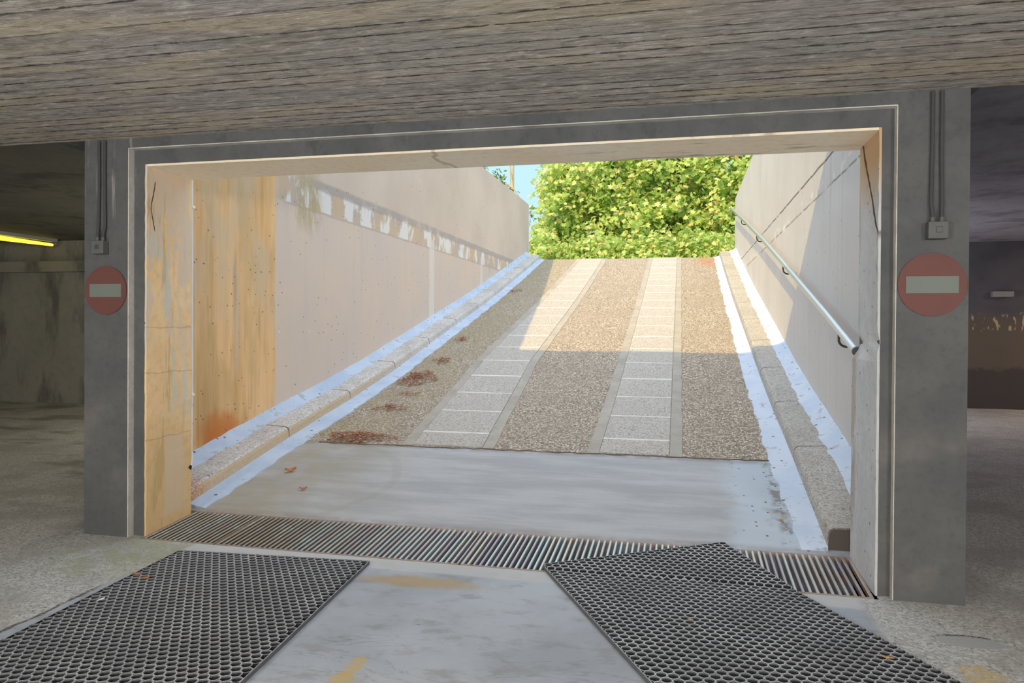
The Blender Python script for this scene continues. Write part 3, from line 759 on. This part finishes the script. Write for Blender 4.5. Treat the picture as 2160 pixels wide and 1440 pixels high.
# ------------------------------------------------------------------ rubber ring mats
def make_mat(name, origin, ux, uy, W, L, rot90, zfun, label):
    """honeycomb rubber mat: hexagonal rings with small triangular holes between them"""
    P = .0456; TH = .020; v = []; f = []; mi = []
    R = P/math.sqrt(3)
    def add(vs, fs, ms):
        o = len(v); v.extend(vs); f.extend([tuple(i+o for i in q) for q in fs]); mi.extend(ms)
    rowh = P*math.sqrt(3)/2
    a_len, b_len = (W, L) if not rot90 else (L, W)
    corners = {}
    nb = int(b_len/rowh)
    for j in range(nb):
        off = P/2 if j % 2 else 0
        na = int((a_len - P)/P) 
        for i in range(na+1):
            ca = P/2 + i*P + off; cb = rowh*.66 + j*rowh
            if ca > a_len - .3*P: continue
            hexa = [(ca + R*math.cos(PI/6+k*PI/3), cb + R*math.sin(PI/6+k*PI/3)) for k in range(6)]
            outer = []; inner = []
            for k in range(6):
                A = Vector(hexa[k-1]); B = Vector(hexa[k]); D = Vector(hexa[(k+1) % 6])
                outer += [B + (A-B)*.17, B + (D-B)*.17]
            c2 = Vector((ca, cb))
            inner = [c2 + (o_p-c2)*.845 for o_p in outer]
            vs = [(p.x, p.y, TH) for p in outer] + [(p.x, p.y, TH) for p in inner] + [(p.x, p.y, 0.001) for p in inner] + [(p.x, p.y, 0.001) for p in outer] + [(p.x, p.y, TH-.0055) for p in inner]
            fs = []; ms = []
            for q in range(12):
                q2 = (q+1) % 12
                fs.append((q, q2, 12+q2, 12+q)); ms.append(0)
                fs.append((12+q, 12+q2, 48+q2, 48+q)); ms.append(2)
                fs.append((48+q, 48+q2, 24+q2, 24+q)); ms.append(1)
                if q % 2 == 0: fs.append((q, 36+q, 36+q2, q2)); ms.append(1)
                else:
                    # edge shared with the neighbour: only walls on the rim
                    ex = (outer[q]+outer[q2])/2
                    n2 = c2 + (ex-c2)*2
                    if n2.x < P*.3 or n2.x > a_len-.3*P or n2.y < 0 or n2.y > rowh*.66+(nb-1)*rowh+.01:
                        fs.append((q, 36+q, 36+q2, q2)); ms.append(1)
            add(vs, fs, ms)
    # thin straight rim round the edge
    ra, rb, t_ = a_len-.002, rowh*.66+(nb-1)*rowh+R*.86, .0035
    for (p0, p1, nrm) in (((0,0),(ra,0),(0,1)), ((0,rb),(ra,rb),(0,-1)), ((0,0),(0,rb),(1,0)), ((ra,0),(ra,rb),(-1,0))):
        n_ = 40
        for q in range(n_):
            a0 = [p0[k]+(p1[k]-p0[k])*q/n_ for k in (0,1)]; a1 = [p0[k]+(p1[k]-p0[k])*(q+1)/n_ for k in (0,1)]
            b0 = [a0[k]+nrm[k]*t_ for k in (0,1)]; b1 = [a1[k]+nrm[k]*t_ for k in (0,1)]
            add([(*a0,TH),(*a1,TH),(*b1,TH),(*b0,TH),(*a0,.001),(*a1,.001),(*b1,.001),(*b0,.001)], [(0,1,2,3),(0,4,5,1),(3,2,6,7)], [0,2,1])
    ux = Vector(ux).normalized(); uy = Vector(uy).normalized()
    out = []
    for (a, b, z) in v:
        s, t = (a, b) if not rot90 else (b, a)
        p = Vector(origin) + ux*s + uy*t
        zz = zfun(p.x, p.y, s, t)
        out.append((p.x, p.y, zz + z))
    mb = MB(); mb.v = out; mb.f = f; mb.m = mi
    o = mb.build(name, [M['rub_t'], M['rub'], M['rub_m']], loc=(origin[0], origin[1], 0))
    return tag(o, label, 'rubber mat', 'rubber ring mats')
def flatz(x, y, s, t): return .0015
make_mat('rubber_mat', (.456, -.264, 0), (1.186, .089, 0), (.120, -1.405, 0), 1.19, 2.2, False, flatz,
         'black honeycomb rubber mat lying flat on the left of the lane')
def tipz(x, y, s, t):
    z = .002
    if y > -.06: z = max(z, gz(min(max(y, GY0), GY1)) + .004 + max(0, y-GY1)*.12)
    return z
make_mat('rubber_mat', (2.622, -.013, 0), (1.0, .545, 0), (.545, -1.05, 0), 1.16, 2.2, True, tipz,
         'black honeycomb rubber mat set askew with its corner over the drain grate')

# ------------------------------------------------------------------ handrail
root = empty('handrail', (4.46, 1, 1.2), 'brushed metal tube handrail fixed along the right ramp wall', 'handrail')
pts = [(4.46, .95, 1.23), (4.46, 1.973, 1.489), (4.46, 3.454, 1.846), (4.46, 4.6, 2.125), (4.46, 6.461, 2.568), (4.46, 9.322, 3.213), (4.46, 13.6, 4.145)]
mb = MB(); mb.tube(pts, .0295, 20); mb.build('rail', M['rail'], root, True)
mb = MB(); mb.tube([(4.46, .93, 1.225), (4.46, .952, 1.2306)], .0303, 20); mb.build('end_cap', M['cap'], root, True)
def railz(y):
    for a, b in zip(pts, pts[1:]):
        if y <= b[1]: return a[2] + (b[2]-a[2])*(y-a[1])/(b[1]-a[1])
    return pts[-1][2]
for y in (1.50, 4.5, 7.5, 10.5, 13.0):
    z = railz(y); b = MB()
    b.tube([(4.46, y, z-.026), (4.46, y, z-.075)] + [(4.46+.05*(1-math.cos(q)), y, z-.075-.05*math.sin(q)) for q in [PI/2*k/6 for k in range(1, 7)]] + [(4.60, y, z-.128)], .0085, 10)
    bo = b.build('bracket', M['bracket'], root, True, loc=(4.46, y, z))
    b = MB(); b.tube([(4.594, y, z-.128), (4.601, y, z-.128)], .016, 14); sub(b.build('wall_plate', M['bracket'], None, True, loc=(4.59, y, z-.128)), bo, root)

# ------------------------------------------------------------------ no-entry signs, boxes, conduits
def sign(x, z, side):
    root = empty('no_entry_sign', (x, -.05, z), 'round red no-entry sign with pale bar on the %s pillar' % side, 'traffic sign', 'no-entry signs on the pillars')
    r = .157; b = MB(); b.tube([(x, -.051, z), (x, -.058, z)], r, 56); b.build('disc', M['red'], root)
    b = MB(); w2, h2 = .119, .042
    b.box(x-w2, x+w2, -.0600, -.0575, z-h2, z+h2); o = b.build('bar', M['white'], root); o['label'] = 'pale bar'
sign(-.2525, 1.587, 'left'); sign(4.589, 1.592, 'right')
def jbox(x, z, side):
    root = empty('junction_box', (x, -.05, z), 'small grey box above the no-entry sign on the %s pillar' % side, 'junction box', 'boxes above the signs')
    b = MB(); b.box(x-.046, x+.046, -.105, -.05, z-.042, z+.042); bo = b.build('body', M['box'], root, bevel=.005)
    b = MB(); b.box(x-.012, x+.018, -.109, -.1045, z-.012, z+.016); sub(b.build('window', M['boxdark'], None, bevel=.002), bo, root)
    for dx in (-.02, .022):
        g = MB(); g.tube([(x+dx, -.075, z+.04), (x+dx, -.075, z+.066)], .011, 10); g.build('cable_gland', M['box'], root, True)
    for dx in (-.02, .022):
        g = MB(); xx = x+dx
        g.tube([(xx, -.075, z+.055), (xx, -.072, z+.09), (xx+.004*(1 if dx > 0 else -1), -.062, z+.14), (xx, -.062, z+.4), (xx, -.062, 2.552)], .0095, 10)
        t = g.build('conduit', M['conduit'], None, True, loc=(xx, -.062, z+.1))
        tag(t, 'dark conduit running up the %s pillar, %s of the pair' % (side, 'left' if dx < 0 else 'right'), 'conduit', 'conduits on the pillars')
jbox(-.278, 1.862, 'left'); jbox(4.602, 1.858, 'right')

# ------------------------------------------------------------------ white pipe at the left reveal, black stub at the right
root = empty('drain_pipe', (-.012, .462, .36), 'thin white pipe running down the back edge of the left jamb', 'pipe')
b = MB(); b.tube([(-.012, .462, 2.39), (-.010, .462, 1.6), (-.006, .463, .9), (-.010, .462, .45)], [.017, .0155, .0145, .0145], 14); b.build('pipe', M['pvc'], root, True)
for z in (2.2, .878):
    b = MB(); b.tube([(-.012, .462, z-.012), (-.012, .462, z+.012)], .021, 14); b.box(-.012, .022, .455, .469, z-.008, z+.008); b.build('clip', M['pvc'], root)
b = MB(); b.tube([(-.010, .462, .47), (-.010, .462, .425), (-.008, .452, .395), (-.003, .436, .372)], [.019, .021, .022, .022], 14); b.build('elbow', M['pvc'], root, True)
b = MB(); b.tube([(-.003, .437, .374), (.002, .423, .356)], .0225, 14); o = b.build('outlet', M['black'], root, True); o['label'] = 'black outlet end'
b = MB(); b.tube([(4.378, .60, .345), (4.376, .60, .31), (4.372, .595, .285)], [.012, .018, .015], 12)
tag(b.build('pipe_stub', M['black'], None, True, loc=(4.378, .6, .3)), 'short black pipe stub behind the right jamb above the kerb', 'pipe')

# ------------------------------------------------------------------ lamps
root = empty('fluorescent_lamp', (-7.06, 5.7, 2.8), 'glowing yellow tube lamp under the ceiling of the left bay', 'lamp')
b = MB(); b.box(-7.13, -6.99, 4.6, 6.38, 2.765, 2.82); b.build('housing', M['lampbody'], root)
b = MB(); b.tube([(-7.12, 4.7, 2.725), (-7.015, 6.3, 2.712)], [.05, .022], 12); b.build('tube', M['tube'], root, True)
b = MB(); b.tube([(-7.118, 4.65, 2.75), (-7.118, 4.72, 2.725)], .035, 8); b.build('lamp_holder', M['lampbody'], root)
b = MB(); b.tube([(-7.015, 6.29, 2.712), (-7.012, 6.36, 2.74)], .02, 8); b.build('lamp_holder', M['lampbody'], root)
b = MB(); b.box(8.62, 8.95, 10.2, 10.31, 1.95, 2.05)
tag(b.build('wall_fitting', M['lampbody'], None, loc=(8.78, 10.25, 2.0), bevel=.01), 'pale oblong fitting on the dark far wall behind the right pillar', 'wall fitting')

# ------------------------------------------------------------------ loose leaves and litter
def leaf_shape(L, W, curl, seed):
    r = random.Random(seed); mb = MB(); n = 9; vs = []; fs = []
    for i in range(n):
        t = i/(n-1); w = W*math.sin(PI*min(1, t*1.02+.001))**.8*(1-.25*t)
        zc = curl*(t-.5)**2*L*2
        for k in (-1, -.5, 0, .5, 1):
            jag = 1 + (.18*(r.random()-.5) if abs(k) == 1 else 0)
            vs.append((L*(t-.5), w*k*jag, zc + curl*abs(k)**2*W*.9 + .002*r.random()))
    for i in range(n-1):
        for k in range(4): fs.append((i*5+k, i*5+k+1, (i+1)*5+k+1, (i+1)*5+k))
    mb.add(vs, fs)
    mb.tube([(-L/2, 0, curl*L*.5), (-L/2-.35*L, .08*L, .004)], [.0018, .001], 6)
    return mb
def put_leaf(x, y, z, L, W, curl, rz_, mat, name, label, tilt=0):
    o = leaf_shape(L, W, curl, int(x*1000)).build(name, mat, smooth=True)
    sl = .2 if y > .6 else 0
    o.matrix_world = Matrix.Translation((x, y, z)) @ Matrix.Rotation(math.atan(sl)+tilt, 4, 'X') @ Matrix.Rotation(rz_, 4, 'Z')
    m_ = o.modifiers.new('thick', 'SOLIDIFY'); m_.thickness = .0012
    return tag(o, label, 'leaf')
put_leaf(.305, 1.294, rz(1.294)+.008, .085, .034, .45, .5, M['brownleaf'], 'fallen_leaf', 'large curled orange-brown leaf on the apron near the left kerb')
put_leaf(.591, .974, rz(.974)+.007, .055, .016, .6, .3, M['litter'], 'fallen_leaf', 'small shrivelled dark leaf on the apron above the drain')
put_leaf(.62, -.745, .0235, .045, .016, .25, .8, M['brownleaf'], 'fallen_leaf', 'orange leaf scrap on the left edge of the flat mat')
put_leaf(.53, -.70, .0235, .05, .011, .25, .2, M['brownleaf'], 'fallen_leaf', 'thin tan leaf scrap at the outer rim of the flat mat')
put_leaf(.63, -1.06, .0235, .035, .014, .25, 1.4, M['whitemetal'], 'paper_scrap', 'tiny white scrap on the flat mat')
put_leaf(4.21, -.83, .0235, .05, .008, .15, -.2, M['yellowleaf'], 'fallen_leaf', 'thin yellow leaf sliver on the right mat near its outer edge')
put_leaf(3.43, -.62, .0235, .02, .008, .15, -.2, M['yellowleaf'], 'fallen_leaf', 'tiny pale leaf crumb in the middle of the right mat')
put_leaf(4.02, .93, rz(.93)+.009, .025, .012, .3, 1., M['brownleaf'], 'fallen_leaf', 'small tan leaf crumb on the apron near the right kerb')
def litter(x, y, sx, sy, n, seed, label, h=.02):
    r = random.Random(seed); mb = MB()
    for _ in range(n):
        a = r.random()*2*PI; q = r.random()**.7
        px = x + sx*q*math.cos(a)*(1+.25*math.sin(3*a+seed)); py = y + sy*q*math.sin(a)
        pz = rz(py) + .010 + h*(1-q)*r.random()
        L = .018+.03*r.random(); W = .003+.007*r.random(); t = r.random()*PI*2; tl = (r.random()-.5)*.9
        d = Vector((math.cos(t)*math.cos(tl), math.sin(t)*math.cos(tl), math.sin(tl)*.6+.1)); e = Vector((-math.sin(t), math.cos(t), (r.random()-.5)*.8)).normalized()
        c = Vector((px, py, pz+.003))
        p = [c-d*L/2, c-d*L*.1+e*W, c+d*L/2, c-d*L*.1-e*W]; up = Vector((0, 0, .0012))
        mb.add(p + [k+up for k in p], [(3,2,1,0), (4,5,6,7), (0,1,5,4), (1,2,6,5), (2,3,7,6), (3,0,4,7)])
    o = mb.build('leaf_litter', M['litter'], loc=(x, y, rz(y)))
    tag(o, label, 'leaf litter', kind='stuff')
litter(.50, 2.12, .32, .15, 560, 1, 'large heap of dry brown leaf litter at the foot of the ramp', .05)
litter(.30, 4.24, .22, .34, 560, 2, 'broad heap of dry red-brown leaf litter halfway up the shaded ramp edge', .05)
litter(.43, 3.08, .17, .14, 130, 3, 'thin patch of leaf litter between the two big heaps', .02)
litter(.33, 5.05, .13, .16, 120, 4, 'small patch of leaf litter just above the upper big heap')
litter(.25, 6.2, .10, .17, 90, 5, 'small patch of leaf litter higher up by the left kerb')
litter(.14, 10.1, .15, .2, 70, 6, 'faint patch of leaf litter farthest up in the shade')
litter(.42, 3.62, .14, .1, 50, 8, 'scant scatter of leaf litter below the upper big heap')

# ------------------------------------------------------------------ outside ground and trees
g = MB(); g.box(-60, 60, YT-.01, 110, 2.4, 3.07)
struct(g.build('ground', M['ground']))
g = MB(); g.box(-60, XL-.2, 6.8, YT-.01, 2.4, 3.07); g.box(XR+.2, 60, 10.5, YT-.01, 2.4, 3.07)
struct(g.build('ground_terrace', M['roof']))

STAR = [(0, -.5), (.16, -.42), (.5, -.36), (.30, -.08), (.56, .20), (.24, .22), (0, .62), (-.24, .22), (-.56, .20), (-.30, -.08), (-.5, -.36), (-.16, -.42)]
OVAL = [(0, -.6), (.2, -.3), (.24, 0), (.16, .32), (0, .6), (-.16, .32), (-.24, 0), (-.2, -.3)]
def crown(mb, blobs, n, size, seed, shape, m=0, clump=.35):
    """leaf clusters over ellipsoid blobs"""
    r = random.Random(seed); tot = sum(b[6] for b in blobs); ns = len(shape)
    V = mb.v; F = mb.f; MM = mb.m
    for (cx, cy, cz, rx, ry, rzz, wgt) in blobs:
        k = int(n*wgt/tot); nc = max(6, k//26)
        cl = []
        for _ in range(nc):
            while True:
                d = Vector((r.gauss(0,1), r.gauss(0,1), r.gauss(0,1)))
                if d.length > .1: break
            d.normalize(); q = .62+.42*r.random()
            cl.append((Vector((cx+d.x*rx*q, cy+d.y*ry*q, cz+d.z*rzz*q)), d))
        for i in range(k):
            c, d = cl[i % nc]
            p = c + Vector((r.gauss(0,1), r.gauss(0,1), r.gauss(0,.8)))*clump*.55
            nrm = (d*.5 + Vector((0, 0, .55)) + Vector((r.gauss(0,1), r.gauss(0,1), r.gauss(0,1)))*.55).normalized()
            a = nrm.orthogonal().normalized(); b = nrm.cross(a)
            t = r.random()*2*PI; s = size*(.6+.7*r.random())
            ca, sa = math.cos(t)*s, math.sin(t)*s
            o = len(V)
            for (u, w_) in shape:
                x = u*ca - w_*sa; y = u*sa + w_*ca
                bend = -.22*(u*u+w_*w_)*s
                V.append(tuple(p + a*x + b*y + nrm*bend))
            F.append(tuple(range(o, o+ns))); MM.append(m)
def tree(x, y, blobs, n, size, seed, label, height, leafm='leaf', bark='bark', trunk_r=.16, shape=STAR, clump=.35):
    root = empty('broadleaf_tree', (x, y, 3.07), label, 'tree', 'trees beyond the ramp')
    r = random.Random(seed+50); tk = MB()
    top = Vector((x+.2*(r.random()-.5), y, 3.07+height))
    pts_ = [Vector((x, y, 3.0)).lerp(top, t) + Vector((.12*math.sin(4*t+seed), .1*math.sin(3*t), 0))*t for t in (0, .2, .4, .6, .8, 1)]
    tk.tube(pts_, [trunk_r*(1-.8*t) for t in (0, .2, .4, .6, .8, 1)], 10)
    to = tk.build('trunk', M[bark], root, True)
    br = MB()
    for (cx, cy, cz, rx, ry, rzz, wgt) in blobs:
        for _ in range(2):
            t = .25+.55*r.random(); s0 = pts_[int(t*5)]
            e = Vector((cx+(r.random()-.5)*rx*1.3, cy+(r.random()-.5)*ry*1.3, cz+(r.random()-.3)*rzz*1.2))
            br.tube([s0, s0.lerp(e, .5)+Vector((0, 0, .15)), e], [trunk_r*.35, trunk_r*.2, .012], 7)
    sub(br.build('branches', M[bark], None, True), to, root)
    cm = MB(); crown(cm, blobs, n, size, seed, shape, 0, clump)
    cm.build('foliage', M[leafm], root)
    return root
tree(.9, 20.4, [(.6, 20.2, 6.3, 1.7, 1.5, 1.6, 1), (-.4, 20.4, 5.2, 1.1, 1.3, 1.2, .6), (1.3, 19.9, 4.6, 1.7, 1.2, 1.1, .8), (.9, 20.6, 8.3, 1.9, 1.6, 1.5, .8), (-.9, 20.6, 4.2, .7, .9, .9, .3), (-.85, 20.5, 6.2, .6, .9, .9, .25)], 13000, .155, 1, 'leafy bright green tree beyond the ramp, beside the gap of sky', 5.4)
tree(3.2, 20.9, [(2.9, 20.4, 6.2, 1.6, 1.5, 1.6, 1), (3.6, 20.4, 4.7, 1.6, 1.2, 1.2, .8), (3.1, 20.9, 8.3, 1.8, 1.5, 1.5, .7), (2.2, 20.2, 4.2, 1.2, 1.0, .9, .4)], 11500, .155, 2, 'leafy bright green tree beyond the middle of the ramp crest', 5.6)
tree(5.6, 20.6, [(5.3, 20.3, 5.9, 1.6, 1.5, 1.6, 1), (5.0, 20.1, 4.4, 1.4, 1.2, 1.1, .7), (6.2, 20.8, 7.6, 1.9, 1.6, 1.6, .7)], 10000, .155, 3, 'leafy tree beyond the ramp, crown cut by the right wall', 5.2)
tree(2.4, 23.5, [(.9, 23.6, 5.4, 2.2, 1.4, 2.2, 1), (3.6, 23.5, 5.5, 2.4, 1.4, 2.2, 1), (6.2, 23.8, 5.6, 2.2, 1.4, 2.2, 1), (2.4, 23.6, 8.8, 3.4, 1.5, 1.8, 1)], 11000, .19, 4, 'darker green tree filling the gaps behind the bright ones', 6.5, 'leaf2')
tree(-3.25, 24.5, [(-3.9, 24.4, 6.6, .6, .6, .5, 1), (-2.7, 24.5, 5.7, .4, .4, .3, .5), (-4.4, 24.6, 7.3, .8, .6, .6, 1), (-3.4, 24.4, 8.8, .9, .8, .8, 1), (-3.5, 24.3, 5.6, .35, .3, .3, .4)], 700, .13, 5, 'slender pale-trunked tree with sparse leaves against the sky', 6.5, 'leaf3', 'palebark', .085, OVAL, .3)
def bush(x, y, rx, ry, rzz, n, seed, label):
    root = empty('shrub', (x, y, 3.07), label, 'shrub', 'shrubs at the foot of the trees')
    r = random.Random(seed); st = MB()
    for _ in range(5):
        st.tube([(x+.1*(r.random()-.5), y, 3.0), (x+rx*.8*(r.random()-.5), y+ry*.6*(r.random()-.5), 3.07+rzz*1.2)], [.025, .008], 6)
    st.build('stem', M['bark'], root)
    cm = MB(); crown(cm, [(x, y, 3.07+rzz*.85, rx, ry, rzz, 1)], n, .13, seed, STAR, 0, .28)
    cm.build('foliage', M['leaf'], root)
bush(-.9, 18.6, .8, .7, .62, 1500, 21, 'low green shrub past the top of the left kerb')
bush(.7, 18.5, 1.1, .7, .6, 1900, 22, 'low green shrub behind the crest, left of the middle')
bush(2.4, 18.6, 1.1, .7, .6, 1900, 23, 'low green shrub behind the middle of the crest')
bush(4.2, 18.5, 1.2, .7, .62, 1900, 24, 'low green shrub behind the crest beside the right kerb')

# ------------------------------------------------------------------ light
w = bpy.data.worlds.new('sky'); S.world = w; w.use_nodes = True
t = w.node_tree; t.nodes.clear()
sd = Vector((.49, 1.524, -1.0)).normalized()      # direction the sunlight travels
tc = t.nodes.new('ShaderNodeTexCoord'); sp = t.nodes.new('ShaderNodeSeparateXYZ'); t.links.new(tc.outputs['Generated'], sp.inputs[0])
mr = t.nodes.new('ShaderNodeMapRange'); mr.interpolation_type = 'SMOOTHSTEP'
t.links.new(sp.outputs[2], mr.inputs[0]); mr.inputs[1].default_value = .30; mr.inputs[2].default_value = .62
mxs = t.nodes.new('ShaderNodeMix'); mxs.data_type = 'RGBA'
t.links.new(mr.outputs[0], mxs.inputs[0])
mxs.inputs[6].default_value = (.60, .92, 1.04, 1)          # clear blue low in the sky
mxs.inputs[7].default_value = (1.42, 1.62, 1.90, 1)       # overhead sky brightened out of view to light the shaded ramp
bg = t.nodes.new('ShaderNodeBackground'); bg.inputs[1].default_value = 1.0
o_ = t.nodes.new('ShaderNodeOutputWorld')
t.links.new(mxs.outputs[2], bg.inputs[0]); t.links.new(bg.outputs[0], o_.inputs[0])
def light(name, typ, loc, energy, col, size=None, rot=None, sy=None):
    l = bpy.data.lights.new(name, typ); l.energy = energy; l.color = col
    if typ == 'AREA':
        l.shape = 'RECTANGLE'; l.size = size; l.size_y = sy or size
    o = bpy.data.objects.new(name, l); C.objects.link(o); o.location = loc
    if rot: o.rotation_euler = rot
    return o
su = light('sun', 'SUN', (-6, -16, 14), 4.1, (1, .72, .28)); su.data.angle = math.radians(.53)
su.rotation_euler = sd.to_track_quat('-Z', 'Y').to_euler()
# unseen point lights added as fill behind the camera and in the two side bays
for x, y in ((.4, -6.0), (3.4, -6.4), (6.4, -6.0)):
    o = light('garage_fill', 'POINT', (x, y, 1.95), 345, (1, .99, .97)); o.data.shadow_soft_size = .3
o = light('side_bay_fill_left', 'POINT', (-1.3, 5.5, 1.9), 155, (1, .93, .72)); o.data.shadow_soft_size = .2
o = light('side_bay_fill_right', 'POINT', (5.4, 8.3, 1.5), 100, (.96, .94, 1)); o.data.shadow_soft_size = .2
light('side_bay_lamp_far_right', 'AREA', (11.2, 8.4, 2.86), 70, (1, .74, .55), 1.2, None, .15)

# ------------------------------------------------------------------ camera
cam = bpy.data.cameras.new('camera'); co = bpy.data.objects.new('camera', cam); C.objects.link(co)
f, yaw, pitch, roll, shy = 1553.2324, .22678, .00804, .00653, 16.8135
import mathutils
fw = Vector((-math.sin(yaw)*math.cos(pitch), math.cos(yaw)*math.cos(pitch), -math.sin(pitch)))
rt = Vector((math.cos(yaw), math.sin(yaw), 0)); up = rt.cross(fw)
r2 = rt*math.cos(roll) + up*math.sin(roll); u2 = -rt*math.sin(roll) + up*math.cos(roll)
co.matrix_world = Matrix(((r2.x, u2.x, -fw.x, 3.377), (r2.y, u2.y, -fw.y, -4.1021), (r2.z, u2.z, -fw.z, 1.3644), (0, 0, 0, 1)))
cam.sensor_width = 36; cam.lens = f/2160*36; cam.shift_y = -shy/2160
cam.clip_end = 300; cam.clip_start = .05
S.camera = co

S.view_settings.view_transform = 'Standard'; S.view_settings.look = 'None'
S.view_settings.exposure = 0.0; S.view_settings.gamma = 1; S.view_settings.use_curve_mapping = False
S.cycles.max_bounces = 10; S.cycles.diffuse_bounces = 8; S.cycles.use_denoising = True
S.cycles.sample_clamp_indirect = 4
